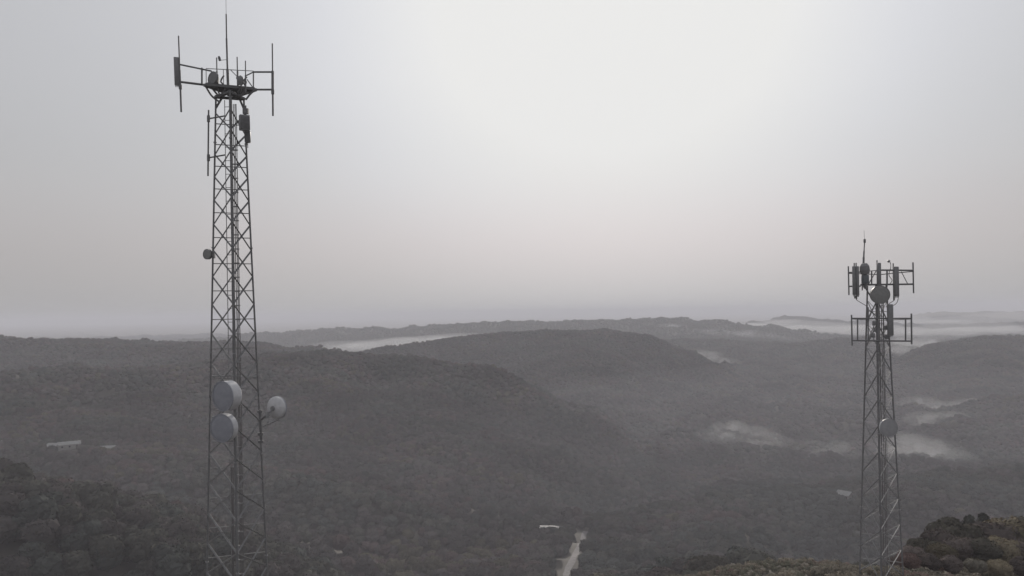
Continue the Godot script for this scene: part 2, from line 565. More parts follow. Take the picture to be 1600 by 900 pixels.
func build_brush() -> void:
	rng.seed = 515
	var meshes := []
	for i in 3:
		var st := SurfaceTool.new()
		st.begin(Mesh.PRIMITIVE_TRIANGLES)
		for k in 4:
			var at := Vector3(rng.randf_range(-0.4, 0.4), rng.randf_range(0.25, 0.7), rng.randf_range(-0.4, 0.4))
			leaves(st, at, Vector3(0.42, 0.38, 0.42), 44, 0.13)
			blob(st, at, Vector3(0.2, 0.2, 0.2), 0.9, 3, 5)
		for k in 7:                      # bare stalks
			var a := Vector3(rng.randf_range(-0.2, 0.2), 0, rng.randf_range(-0.2, 0.2))
			var b := a * 2.6 + Vector3(0, rng.randf_range(0.8, 1.5), 0)
			st.set_color(Color(1.7, 1.7, 1.7))
			for v in [a, a + Vector3(0.03, 0, 0.02), b, a, a + Vector3(-0.02, 0, 0.03), b]:
				st.add_vertex(v)
		st.generate_normals()
		meshes.append(st.commit())
	var bufs := [PackedFloat32Array(), PackedFloat32Array(), PackedFloat32Array()]
	var tints := [Color(0.27, 0.2, 0.185), Color(0.235, 0.215, 0.18), Color(0.3, 0.27, 0.225), Color(0.21, 0.205, 0.165), Color(0.36, 0.33, 0.29)]
	var n := FastNoiseLite.new()
	n.seed = 8
	n.frequency = 0.06
	for i in 30000:
		var a := rng.randf_range(-0.12, 0.66) if i % 4 else rng.randf_range(-0.66, -0.12)
		var d := sqrt(rng.randf_range(40.0 * 40.0, 170.0 * 170.0))
		var x := sin(a) * d
		var z := -cos(a) * d
		var y := height(x, z)
		if (a < -0.12 and d > 100.0) or not in_view(x, y + 1.0, z):
			continue
		var s := rng.randf_range(0.25, 0.75) * (1.0 + 0.6 * n.get_noise_2d(x, z))
		var t := rng.randf() * TAU
		var k := clampi(int(2.2 + 3.0 * n.get_noise_2d(z * 1.4, x * 1.4) + rng.randf_range(-0.9, 0.9)), 0, 4)
		var c: Color = tints[k] * rng.randf_range(0.85, 1.15)
		bufs[rng.randi() % 3].append_array(PackedFloat32Array([cos(t) * s, 0, sin(t) * s, x, 0, s, 0, y - 0.05, -sin(t) * s, 0, cos(t) * s, z, c.r, c.g, c.b, 1]))
	var o := Node3D.new()
	o.name = "brush"
	add_child(o)
	tag(o, "reddish and straw-coloured brush covering the hilltop round the shorter tower", "brush", "", "stuff")
	for i in 3:
		var mm := MultiMesh.new()
		mm.transform_format = MultiMesh.TRANSFORM_3D
		mm.use_colors = true
		mm.mesh = meshes[i]
		mm.instance_count = bufs[i].size() / 16
		mm.buffer = bufs[i]
		var mi := MultiMeshInstance3D.new()
		mi.name = "shrub"
		mi.multimesh = mm
		mi.material_override = M.leaf
		mi.set_meta("kind", "stuff")
		o.add_child(mi, true)

func tree(kind: int, tint: int, at: Vector3, s: float, label: String, group: String) -> Node3D:
	var called := "conifer_tree" if kind >= 6 else "tree"
	var o := thing(called, label, "tree", at, rng.randf() * TAU, group)
	o.scale = Vector3.ONE * s
	part("trunk", trunks[kind], M.bark, o)
	part("crown", crowns[kind], M.crowns[tint + 5 * (rng.randi() % 3)], o)
	return o

# ------------------------------------------------------------------ antennas

func drum_dish(called: String, label: String, at: Vector3, r: float, face: Vector3, arm_to: Vector3, deep: float, group: String, m: Material, mr: Material) -> Node3D:
	# a dish with a cylindrical shroud and a flat cover; y of the mesh is the way it looks
	var o := thing(called, label, "dish antenna", at, 0.0, group)
	var y := face.normalized()
	var x := Vector3.UP.cross(y).normalized()
	var b := Basis(x, y, x.cross(y))
	var sh := part("shroud", lathe([Vector2(r * 0.97, deep), Vector2(r, deep), Vector2(r, 0.0), Vector2(r * 0.86, -r * 0.14), Vector2(r * 0.5, -r * 0.32), Vector2(r * 0.16, -r * 0.4), Vector2(0, -r * 0.4)], 36), m, o)
	sh.basis = b
	var ra := part("radome", lathe([Vector2(r * 0.968, deep - 0.01), Vector2(r * 0.7, deep + r * 0.03), Vector2(r * 0.35, deep + r * 0.05), Vector2(0, deep + r * 0.055)], 36), mr, o)
	ra.basis = b
	var rim := part("rim", lathe([Vector2(r, deep - 0.05), Vector2(r * 1.03, deep - 0.05), Vector2(r * 1.03, deep + 0.012), Vector2(r * 0.966, deep + 0.012)], 36), mr, o)
	rim.basis = b
	var back: Vector3 = -y * r * 0.4
	tube("mount_arm", back + y * 0.04, arm_to - at, 0.05, M.steel, o)
	var hub := part("hub", lathe([Vector2(0, -r * 0.5), Vector2(r * 0.2, -r * 0.5), Vector2(r * 0.24, -r * 0.36), Vector2(0, -r * 0.36)], 16), M.steel, o)
	hub.basis = b
	box("bracket", arm_to - at, Vector3(0.16, 0.34, 0.16), M.steel, o)
	return o

func whip(called: String, label: String, a: Vector3, b: Vector3, r: float, group: String, collar := true) -> Node3D:
	var o := thing(called, label, "antenna", a, 0.0, group)
	tube("rod", Vector3.ZERO, (b - a) * 0.55, r, M.dark_steel, o)
	tube("tip", (b - a) * 0.55, b - a, r * 0.72, M.dark_steel, o)
	if collar:
		tube("collar", (b - a) * 0.3, (b - a) * 0.36, r * 1.7, M.dark_steel, o)
	return o

func panel_antenna(label: String, at: Vector3, size: Vector3, turn: float, group: String, pole: bool) -> Node3D:
	var o := thing("panel_antenna", label, "panel antenna", at, turn, group)
	box("radome", Vector3.ZERO, size, M.panel, o, 0.0, minf(size.x, size.z) * 0.22)
	for k in [-1, 1]:
		box("bracket", Vector3(0, k * size.y * 0.33, -size.z * 0.5 - 0.09), Vector3(0.1, 0.09, 0.18), M.dark_steel, o)
	for k in 3:
		tube("connector", Vector3((k - 1) * size.x * 0.27, -size.y * 0.5 - 0.09, 0), Vector3((k - 1) * size.x * 0.27, -size.y * 0.5, 0), 0.022, M.dark_steel, o)
	if pole:
		tube("pole", Vector3(0, -size.y * 0.62, -size.z * 0.5 - 0.2), Vector3(0, size.y * 0.62, -size.z * 0.5 - 0.2), 0.045, M.dark_steel, o)
	return o

func radio_box(label: String, at: Vector3, size: Vector3, turn: float) -> Node3D:
	var o := thing("radio_unit", label, "radio unit", at, turn, "radio boxes on the left tower")
	box("housing", Vector3.ZERO, size, M.panel, o, 0.0, 0.03)
	for k in 7:
		box("cooling_fin", Vector3((k - 3) * size.x * 0.13, 0, size.z * 0.5 + 0.015), Vector3(0.012, size.y * 0.84, 0.05), M.panel, o)
	tube("cable", Vector3(0, -size.y * 0.5 - 0.3, 0), Vector3(0, -size.y * 0.5, 0), 0.02, M.cable, o)
	return o

# ------------------------------------------------------------------ the lattice of a tower: three legs, crossed braces on the two near faces

func lattice(o: Node3D, base: float, top: float, w_top: float, grow: float, step: float, first: float, leg_r: float, brace_w: float, turn: float, rear_x: bool, top_step: float) -> Callable:
	# heights are relative to the tower's own base node; base = 0
	var corner := func(k: int, h: float) -> Vector3:
		var side: float = w_top + grow * (top - h)
		var r: float = side / sqrt(3.0)
		var t: float = turn + [PI / 2, PI / 2 + TAU / 3, PI / 2 - TAU / 3][k]     # 0 near, 1 left rear, 2 right rear
		return Vector3(r * cos(t), h, r * sin(t))
	for k in 3:
		tube("leg", corner.call(k, base), corner.call(k, top), leg_r, M.dark_steel, o)
		box("footing", corner.call(k, base) + Vector3(0, -0.5, 0), Vector3(0.8, 1.2, 0.8), M.concrete, o, 0.0, 0.06)
		var h := base + 5.5
		while h < top:
			tube("flange", corner.call(k, h), corner.call(k, h + 0.07), leg_r * 1.75, M.steel, o)
			h += 6.0
	var hh := first
	while hh > base + step:
		hh -= step
	var low := step
	while true:                          # the panels grow shorter towards the top
		step = lerpf(low, top_step, clampf((hh - top * 0.62) / (top * 0.33), 0.0, 1.0))
		if hh + step > top + 0.05:
			break
		var mid := hh + step * 0.5
		for f in [[0, 1], [0, 2]]:
			angle_bar("brace", corner.call(f[0], hh), corner.call(f[1], hh + step), brace_w, M.steel, o)
			angle_bar("brace", corner.call(f[1], hh), corner.call(f[0], hh + step), brace_w, M.steel, o, PI / 2)
			box("gusset", (corner.call(f[0], mid) + corner.call(f[1], mid)) * 0.5, Vector3(brace_w * 1.7, brace_w * 1.9, brace_w * 0.6), M.steel, o)
		angle_bar("strut", corner.call(1, mid), corner.call(2, mid), brace_w * 0.62, M.steel, o)
		if rear_x:
			angle_bar("brace", corner.call(1, hh), corner.call(2, hh + step), brace_w * 0.55, M.steel, o)
			angle_bar("brace", corner.call(2, hh), corner.call(1, hh + step), brace_w * 0.55, M.steel, o)
		hh += step
	return corner

func cable_run(o: Node3D, name_: String, a: Vector3, b: Vector3, n: int, gap: float, r: float) -> void:
	for i in n:
		var off := Vector3((i - (n - 1) * 0.5) * gap, 0, rng.randf_range(-0.02, 0.02))
		var pts := []
		for k in 25:
			var t := k / 24.0
			pts.append(a.lerp(b, t) + off + Vector3(rng.randf_range(-1, 1), 0, rng.randf_range(-1, 1)) * 0.012)
		part(name_, sweep(pts, r, 6), M.cable, o)

func ladder(o: Node3D, a: Vector3, b: Vector3, w: float, rung: float, r: float) -> void:
	var l := Node3D.new()
	l.name = "ladder"
	o.add_child(l, true)
	for s in [-0.5, 0.5]:
		tube("rail", a + Vector3(w * s, 0, 0), b + Vector3(w * s, 0, 0), r, M.steel, l)
	var n := int((b - a).length() / rung)
	for i in n:
		var p := a.lerp(b, (i + 0.5) / n)
		tube("rung", p - Vector3(w * 0.56, 0, 0), p + Vector3(w * 0.56, 0, 0), r * 0.8, M.steel, l)

func left_tower() -> void:
	var d := 45.0
	var Q := func(px: float, py: float, nearer := 0.0) -> Vector3: return A(px, py, d - nearer) 
	var axis: Vector3 = Q.call(365, 520)
	var ground := -25.5
	var base := Vector3(axis.x, ground, axis.z)
	var o := thing("lattice_tower", "taller grey lattice radio tower on the left with white dishes low on its shaft", "radio tower", base)
	var top: float = Q.call(360, 147).y - ground
	var node: float = Q.call(332, 522).y - ground
	var corner := lattice(o, 0.0, top, 1.5, 0.0655, 1.712, node, 0.052, 0.075, atan2(-base.z, -base.x) - PI / 2, false, 1.14)
	# cables, waveguides and the climbing ladder
	var L := func(p: Vector3) -> Vector3: return p - base
	cable_run(o, "feeder_cable", Vector3(0.1, 0.4, 0.35), Vector3(0.08, top, 0.2), 2, 0.09, 0.026)
	cable_run(o, "feeder_cable", Vector3(0.42, 0.4, 0.3), Vector3(0.3, top - 0.6, 0.12), 3, 0.085, 0.024)
	cable_run(o, "feeder_cable", Vector3(-0.3, 0.4, 0.1), Vector3(-0.16, 17.0, 0.1), 2, 0.08, 0.028)
	for i in 44:
		var h := 0.6 + i * 0.8
		if h < top - 1.0:
			box("cable_clamp", Vector3(0.3, h, 0.22), Vector3(0.34, 0.06, 0.1), M.steel, o)
	ladder(o, Vector3(-0.16, 0.3, -0.15), Vector3(-0.16, top - 0.3, -0.15), 0.4, 0.76, 0.022)
	# the head: ring platform, booms, rails
	var head := Node3D.new()
	head.name = "antenna_platform"
	o.add_child(head, true)
	var tri := [L.call(Q.call(321, 132.5, 0.8)), L.call(Q.call(369, 149.5, -1.3)), L.call(Q.call(398, 139.5, -0.1))]
	for k in 3:
		var p0: Vector3 = tri[k]
		var p1: Vector3 = tri[(k + 1) % 3]
		var beam := part("platform_beam", unit_box, M.dark_steel, head)
		beam.transform = along(p0, p1, 0.16, 0.3)
		for j in range(1, 6):
			var slat := part("grating_bar", unit_box, M.dark_steel, head)
			slat.transform = along(p0.lerp(p1, j / 6.0), (tri[0] + tri[1] + tri[2]) / 3.0 + (p1 - p0) * 0.01 * j, 0.13, 0.05)
	var mid3: Vector3 = (tri[0] + tri[1] + tri[2]) / 3.0
	for k in 3:
		var c0: Vector3 = corner.call(k, top - 0.75)
		tube("platform_strut", c0, c0.lerp(mid3 + Vector3(0, 0.05, 0), 0.65) + Vector3(0, 0.3, 0), 0.06, M.dark_steel, head)
		var lift := part("collar_beam", unit_box, M.dark_steel, head)
		lift.transform = along(corner.call(k, top - 0.12), corner.call((k + 1) % 3, top - 0.12), 0.12, 0.22)
	for p in [[[321, 134], [331, 150], [344, 160]], [[398, 141], [391, 147], [384, 156]], [[330, 136], [338, 146], [344, 153]]]:
		var pts := []
		for q in p:
			pts.append(L.call(Q.call(q[0], q[1], 0.3)))
		part("knee_brace", sweep(curve_points(pts, 8), 0.055), M.dark_steel, head)
	# left boom points towards the camera a little, right boom away
	var lb: Vector3 = L.call(Q.call(282, 128, 1.6))
	var lt: Vector3 = L.call(Q.call(282, 101, 1.6))
	var li: Vector3 = L.call(Q.call(323, 133, 0.2))
	var lti: Vector3 = L.call(Q.call(330, 111, 0.2))
	tube("boom", lb, li, 0.062, M.dark_steel, head)
	tube("rail", lt, lti, 0.045, M.dark_steel, head)
	tube("upright", L.call(Q.call(315.5, 106, 0.6)), L.call(Q.call(315.5, 132, 0.6)), 0.05, M.dark_steel, head)
	tube("rail", lti, L.call(Q.call(341, 125, 0.0)), 0.035, M.dark_steel, head)
	var rb: Vector3 = L.call(Q.call(426, 140, -0.4))
	var rt: Vector3 = L.call(Q.call(426, 112.5, -0.4))
	tube("boom", rb, L.call(Q.call(394, 140, -0.3)), 0.055, M.dark_steel, head)
	tube("boom", L.call(Q.call(396, 140, -0.3)), L.call(Q.call(372, 150, 0.2)), 0.07, M.dark_steel, head)
	tube("rail", rt, L.call(Q.call(395, 112.5, -0.3)), 0.05, M.dark_steel, head)
	tube("rail", L.call(Q.call(396, 112.5, -0.3)), L.call(Q.call(383, 119, 0.0)), 0.035, M.dark_steel, head)
	tube("upright", L.call(Q.call(396, 112, -0.3)), L.call(Q.call(396, 140, -0.3)), 0.04, M.steel, head)
	tube("diagonal", L.call(Q.call(386, 124, -0.2)), L.call(Q.call(396, 138, -0.3)), 0.03, M.steel, head)
	tube("rail", L.call(Q.call(322, 107, -0.8)), L.call(Q.call(396, 111, -0.8)), 0.022, M.steel, head)
	for q in [[322, 107], [349, 108.4], [372, 109.7], [396, 111]]:
		tube("upright", L.call(Q.call(q[0], q[1], -0.8)), L.call(Q.call(q[0] + 0.4, 138, -0.8)), 0.022, M.steel, head)
	tube("diagonal", L.call(Q.call(360, 109, -0.7)), L.call(Q.call(373, 122, -0.2)), 0.025, M.steel, head)
	tube("diagonal", L.call(Q.call(323, 132, 0.4)), L.call(Q.call(338, 112, 0.3)), 0.03, M.dark_steel, head)
	for pts0 in [[[376, 118], [373, 126], [377, 134], [372, 143]], [[350, 118], [345, 127], [352, 136], [348, 147]], [[386, 120], [380, 128], [384, 136], [379, 147]], [[336, 126], [342, 133], [341, 142], [345, 152]]]:
		var cp := []
		for q in pts0:
			cp.append(L.call(Q.call(q[0], q[1], 0.5)))
		part("jumper_cable", sweep(curve_points(cp, 12), 0.045), M.cable, head)
	tube("mast", L.call(Q.call(357, 150)), L.call(Q.call(355.4, 108)), 0.075, M.dark_steel, head)
	tube("mast", L.call(Q.call(355.4, 108)), L.call(Q.call(354, 60)), 0.05, M.dark_steel, head)
	tube("mast", L.call(Q.call(354, 60)), L.call(Q.call(353.4, 22)), 0.038, M.dark_steel, head)
	tube("lightning_rod", L.call(Q.call(353.4, 22)), L.call(Q.call(353, -6)), 0.012, M.steel, head)
	# things on it
	whip("whip_antenna", "whip antenna beside the panel on the left boom end of the taller tower", Q.call(283.2, 175, 1.6), Q.call(279, 56, 1.6), 0.05, "")
	var o2 := panel_antenna("narrow grey panel antenna upright on the left boom end of the taller tower", Q.call(276, 111.5, 1.62), Vector3(0.26, 1.55, 0.13), PI * 0.12, "", false)
	o2.rotation.z = 0.02
	whip("whip_antenna", "long straight whip antenna on the right boom end of the taller tower", Q.call(426.5, 181, -0.4), Q.call(425.5, 68, -0.4), 0.052, "")
	tube("sleeve", (Q.call(426, 141, -0.4) - Q.call(426.5, 181, -0.4)), (Q.call(426, 111, -0.4) - Q.call(426.5, 181, -0.4)), 0.075, M.dark_steel, get_node("whip_antenna_001"))
	whip("whip_antenna", "short whip left of the central mast on the platform of the taller tower", Q.call(339.5, 138, 0.5), Q.call(338.5, 90, 0.5), 0.045, "")
	whip("whip_antenna", "short whip just right of the central mast on the platform of the taller tower", Q.call(371.5, 138, 0.5), Q.call(370.5, 89, 0.5), 0.045, "")
	whip("whip_antenna", "rightmost and lowest of the short whips on the platform of the taller tower", Q.call(384, 145, 0.7), Q.call(383.5, 95, 0.7), 0.042, "")
	var cam := thing("beacon_lamp", "small dark beacon on a thin bracket beside the central mast of the taller tower", "beacon", Q.call(343, 92, 0.2))
	tube("bracket", Vector3(0.02, -0.08, 0), Q.call(355.5, 93, 0.0) - Q.call(343, 92, 0.2), 0.014, M.dark_steel, cam)
	var bl := part("lens", lathe([Vector2(0, 0.17), Vector2(0.05, 0.15), Vector2(0.075, 0.06), Vector2(0.07, -0.1), Vector2(0, -0.12)], 14), M.dark_steel, cam)
	bl.rotation.z = 0.25
	# round bodies on the platform
	drum_dish("dish_antenna", "small dark oval dish standing on the platform left of the mast on the taller tower", Q.call(335, 123, 0.6), 0.36, Vector3(-0.55, 0.12, 0.9), Q.call(339.5, 126, 0.5), 0.14, "", M.panel, M.panel)
	var rr := thing("radio_unit", "rounded dark radio unit among cables on the platform right of the mast", "radio unit", Q.call(375.5, 126, 0.6), 0.3)
	box("housing", Vector3.ZERO, Vector3(0.34, 0.5, 0.24), M.panel, rr, 0.0, 0.09)
	box("bracket", Vector3(-0.12, -0.05, -0.2), Vector3(0.1, 0.3, 0.18), M.dark_steel, rr)
	tube("cable", Vector3(0.05, -0.62, 0), Vector3(0.05, -0.24, 0), 0.03, M.cable, rr)
	# folded dipole on the left flank
	var dp := thing("dipole_antenna", "vertical dipole antenna held off the taller tower's left side on two arms", "antenna", Q.call(325, 275, 0.2))
	var o0: Vector3 = Q.call(325, 275, 0.2)
	tube("rod", Vector3.ZERO, Q.call(326, 172, 0.2) - o0, 0.046, M.dark_steel, dp)
	for y in [[185.5, 181, 352], [246.5, 242, 352]]:
		tube("arm", Q.call(326, y[0], 0.2) - o0, Q.call(y[2], y[1], 0.0) - o0, 0.042, M.dark_steel, dp)
		tube("clamp", Q.call(325.8, y[0] + 5, 0.2) - o0, Q.call(325.8, y[0] - 5, 0.2) - o0, 0.085, M.dark_steel, dp)
	radio_box("grey radio box high on the taller tower, larger and upper of the pair", Q.call(382, 192, 0.75), Vector3(0.56, 0.86, 0.3), 0.5)
	radio_box("small dark radio box high on the taller tower, lower of the pair", Q.call(387, 214, 0.5), Vector3(0.32, 0.64, 0.26), 0.2)
	box("bracket", L.call(Q.call(384, 174, 0.4)), Vector3(0.3, 0.3, 0.2), M.dark_steel, head)
	tube("mounting_pipe", L.call(Q.call(384, 165, 0.42)), L.call(Q.call(385, 228, 0.42)), 0.04, M.dark_steel, head)
	# dishes
	drum_dish("dish_antenna", "small round dark dish on the left leg halfway up the taller tower", Q.call(326.5, 397.5, 0.35), 0.285, Vector3(-0.45, 0.0, 0.9), Q.call(333.5, 399, -0.4), 0.16, "", M.dish_rim, M.dish_dark)
	drum_dish("dish_antenna", "upper of two big pale drum dishes stacked low on the taller tower", Q.call(362, 617, 1.6), 0.80, Vector3(-0.5, -0.02, 0.86), Q.call(369, 628, 1.1), 0.62, "", M.dish, M.radome)
	drum_dish("dish_antenna", "lower of two big pale drum dishes stacked low on the taller tower", Q.call(355, 667, 1.6), 0.76, Vector3(-0.36, -0.02, 0.93), Q.call(368, 680, 1.1), 0.45, "", M.dish, M.radome)
	for y in [588, 652, 690]:
		var p0: Vector3 = L.call(Q.call(332, y, -0.2))
		var p1: Vector3 = L.call(Q.call(370, y - 1, 1.2))
		tube("dish_support", p0, p1, 0.045, M.steel, o)
	var wd := drum_dish("dish_antenna", "white dish seen from behind on a pipe outside the taller tower's right leg", Q.call(431, 637, 1.0), 0.61, Vector3(0.42, 0.05, -0.9), Q.call(418, 648, 1.5), 0.18, "", M.dish, M.radome)
	tube("support_pipe", Q.call(418, 648, 1.5) - wd.position, Q.call(407, 656, 0.0) - wd.position, 0.06, M.dark_steel, wd)
	tube("side_strut", Q.call(437, 655, 0.8) - wd.position, Q.call(408, 668, 0.0) - wd.position, 0.03, M.steel, wd)
	tube("stand_off_pipe", L.call(Q.call(406.5, 640, 0.0)), L.call(Q.call(408.5, 692, 0.0)), 0.07, M.dark_steel, o)
	for y in [643, 678, 690]:
		box("pipe_clamp", L.call(Q.call(406.5 + (y - 640) * 0.03, y, 0.0)), Vector3(0.3, 0.14, 0.24), M.dark_steel, o)

func right_tower() -> void:
	var d := 60.0
	var Q := func(px: float, py: float, nearer := 0.0) -> Vector3: return A(px, py, d - nearer)
	var axis: Vector3 = Q.call(1373, 640)
	var ground := -20.9
	var base := Vector3(axis.x, ground, axis.z)
	var o := thing("lattice_tower", "shorter grey lattice radio tower on the right with two tiers of antenna frames", "radio tower", base)
	var L := func(p: Vector3) -> Vector3: return p - base
	var top: float = Q.call(1372, 446).y - ground
	var node: float = Q.call(1350, 701).y - ground
	lattice(o, 0.0, top, 1.3, 0.078, 1.94, node, 0.06, 0.068, atan2(-base.z, -base.x) - PI / 2, true, 1.7)
	cable_run(o, "feeder_cable", Vector3(-0.05, 0.3, 0.3), Vector3(-0.08, top, 0.25), 3, 0.13, 0.036)
	cable_run(o, "feeder_cable", Vector3(0.34, 0.3, 0.2), Vector3(0.27, top - 0.3, 0.2), 2, 0.12, 0.03)
	ladder(o, Vector3(0.5, 0.3, -0.1), Vector3(0.32, top - 0.3, -0.1), 0.4, 0.4, 0.022)
	# upper and lower antenna frames
	var up := Node3D.new()
	up.name = "upper_antenna_frame"
	o.add_child(up, true)
	var lo := Node3D.new()
	lo.name = "lower_antenna_frame"
	o.add_child(lo, true)
	var T := func(host: Node3D, called: String, x0: float, y0: float, n0: float, x1: float, y1: float, n1: float, r: float, m: Material) -> void:
		tube(called, L.call(Q.call(x0, y0, n0)), L.call(Q.call(x1, y1, n1)), r, m, host)
	# near face of the upper frame, then its two slanting sides
	T.call(up, "rail", 1326, 426, 0.6, 1345, 425, 1.0, 0.06, M.dark_steel)
	T.call(up, "rail", 1326, 447.5, 0.6, 1345, 447, 1.0, 0.06, M.dark_steel)
	T.call(up, "rail", 1374, 422, 1.0, 1427, 422.5, 0.0, 0.065, M.dark_steel)
	T.call(up, "rail", 1345, 445, 1.0, 1427, 444, 0.0, 0.07, M.dark_steel)
	T.call(up, "rail", 1345, 425, 1.0, 1374, 422, 1.0, 0.03, M.steel)
	T.call(up, "rail", 1326, 427, 0.6, 1375, 429, -2.4, 0.04, M.steel)
	T.call(up, "rail", 1375, 429, -2.4, 1427, 424, 0.0, 0.04, M.steel)
	T.call(up, "upright", 1325.5, 416, 0.6, 1326.5, 461, 0.6, 0.05, M.dark_steel)
	T.call(up, "upright", 1426.5, 410, 0.0, 1427.5, 458, 0.0, 0.055, M.dark_steel)
	T.call(up, "upright", 1386, 422, 0.8, 1386, 446, 0.8, 0.06, M.dark_steel)
	T.call(up, "upright", 1362, 424, 1.0, 1362, 446, 1.0, 0.05, M.dark_steel)
	T.call(up, "brace", 1357, 444, 1.0, 1369, 423, 0.4, 0.04, M.steel)
	T.call(up, "brace", 1408, 424, 0.2, 1418, 443, 0.1, 0.03, M.steel)
	T.call(up, "knee_brace", 1350, 446, 1.0, 1362, 466, 0.4, 0.05, M.dark_steel)
	T.call(up, "knee_brace", 1386, 446, 0.8, 1383, 468, 0.3, 0.05, M.dark_steel)
	for q in [[1391, 420, 1389, 430, 1394, 438, 1390, 444], [1404, 462, 1402, 472, 1396, 477, 1391, 476], [1337, 462, 1338, 468, 1347, 474, 1354, 478], [1396, 460, 1398, 468, 1390, 474, 1384, 480]]:
		var cp := []
		for k in 4:
			cp.append(L.call(Q.call(q[k * 2], q[k * 2 + 1], 0.5)))
		part("jumper_cable", sweep(curve_points(cp, 12), 0.025), M.cable, up)
	T.call(lo, "rail", 1330, 497.5, 0.9, 1424, 497.5, 0.9, 0.055, M.dark_steel)
	T.call(lo, "rail", 1331, 532, 0.9, 1424, 533, 0.9, 0.06, M.dark_steel)
	T.call(lo, "rail", 1331, 498.5, 0.9, 1374, 500.5, -2.2, 0.03, M.steel)
	T.call(lo, "rail", 1424, 498.5, 0.9, 1374, 500.5, -2.2, 0.03, M.steel)
	T.call(lo, "upright", 1330.5, 492, 0.9, 1331.5, 540, 0.9, 0.055, M.dark_steel)
	T.call(lo, "upright", 1340, 498, 0.9, 1340, 532, 0.9, 0.05, M.dark_steel)
	T.call(lo, "upright", 1415, 498, 0.9, 1415, 533, 0.9, 0.055, M.dark_steel)
	T.call(lo, "upright", 1424, 490, 0.9, 1424.5, 538, 0.9, 0.06, M.dark_steel)
	T.call(lo, "upright", 1356.5, 480, 0.8, 1356.5, 532, 0.8, 0.05, M.dark_steel)
	T.call(lo, "brace", 1356, 498, 0.8, 1364, 482, 0.6, 0.045, M.dark_steel)
	T.call(lo, "brace", 1358, 484, 0.6, 1374, 498, 0.8, 0.04, M.dark_steel)
	T.call(lo, "brace", 1357, 530, 0.8, 1366, 508, 0.7, 0.04, M.steel)
	for q in [[1366, 505], [1368, 515], [1364, 524], [1384, 512], [1386, 526]]:
		box("junction_box", L.call(Q.call(q[0], q[1], 0.7)), Vector3(0.26, 0.34, 0.2), M.panel, lo, 0.0, 0.03)
	# things on it
	var w := whip("whip_antenna", "stubby whip with a thin spike on top of the shorter tower", Q.call(1349, 412, 0.8), Q.call(1351, 376, 0.8), 0.055, "", false)
	tube("spike", w.get_node("tip").transform * Vector3(0, 0.5, 0), Q.call(1350, 360, 0.8) - w.position, 0.012, M.steel, w)
	box("cap", Q.call(1351, 376.5, 0.8) - w.position, Vector3(0.15, 0.3, 0.15), M.dark_steel, w, 0.0, 0.04)
	tube("sleeve", Vector3(0, -0.4, 0), Vector3(0.03, 0.5, 0), 0.075, M.dark_steel, w)
	var lump := thing("radio_unit", "rounded dark radio unit under the whip on the shorter tower's upper frame", "radio unit", Q.call(1351, 420, 1.1), 0.2)
	var body := part("housing", lathe([Vector2(0, 0.42), Vector2(0.2, 0.4), Vector2(0.34, 0.2), Vector2(0.36, -0.1), Vector2(0.3, -0.38), Vector2(0, -0.42)], 14), M.panel, lump)
	body.rotation.z = 0.1
	box("bracket", Vector3(0.05, -0.1, -0.32), Vector3(0.14, 0.5, 0.2), M.dark_steel, lump)
	box("lower_housing", Vector3(0.03, -0.78, 0.0), Vector3(0.46, 0.66, 0.34), M.panel_blue, lump, 0.0, 0.05)
	panel_antenna("pair of bent grey panel antennas at the left end of the upper frame, outer one", Q.call(1334.5, 438.5, 1.0), Vector3(0.24, 2.15, 0.2), -0.5, "", true)
	panel_antenna("taller dark panel antenna beside the outer one at the left of the upper frame", Q.call(1340, 439, 1.1), Vector3(0.2, 2.2, 0.16), -0.1, "", true)
	panel_antenna("bluish panel antenna below the rounded radio unit on the upper frame", Q.call(1351.5, 434, 0.9), Vector3(0.26, 1.5, 0.2), 0.3, "", true)
	panel_antenna("slim dark panel antenna upright at the middle of the upper frame above the round dish", Q.call(1373.5, 429, 1.0), Vector3(0.27, 1.75, 0.2), 0.0, "", true)
	panel_antenna("wide dark panel antenna on the right half of the upper frame", Q.call(1400.5, 440, 0.7), Vector3(0.37, 2.25, 0.2), 0.25, "", true)
	panel_antenna("dark panel antenna on the lower frame just right of the shorter tower's shaft", Q.call(1391, 500, 1.1), Vector3(0.42, 2.35, 0.22), 0.1, "", true)
	drum_dish("dish_antenna", "round grey drum dish high on the shorter tower between its two antenna frames", Q.call(1373.5, 460.5, 1.0), 0.66, Vector3(-0.18, -0.02, 0.98), Q.call(1376, 464, 0.4), 0.4, "", M.panel, M.dish_dark)
	drum_dish("dish_antenna", "round pale grey dish halfway down the shorter tower on its right side", Q.call(1387, 668, 1.6), 0.66, Vector3(0.05, 0.02, 1.0), Q.call(1384, 668, 0.6), 0.2, "", M.dish, M.radome_pale)
	var cm := thing("camera_arm", "small camera on a curved arm on top of the shorter tower's upper frame", "camera", Q.call(1391.5, 421, 0.6))
	var cp2 := []
	for q in [[1391.5, 421], [1391.8, 413], [1390, 409], [1388.5, 408]]:
		cp2.append(Q.call(q[0], q[1], 0.6) - cm.position)
	part("arm", sweep(curve_points(cp2, 8), 0.025), M.dark_steel, cm)
	var hd := part("head", lathe([Vector2(0, 0.1), Vector2(0.09, 0.08), Vector2(0.11, -0.06), Vector2(0, -0.12)], 12), M.panel, cm)
	hd.position = cp2[3]
	hd.rotation.z = 0.7

# ------------------------------------------------------------------ buildings and road

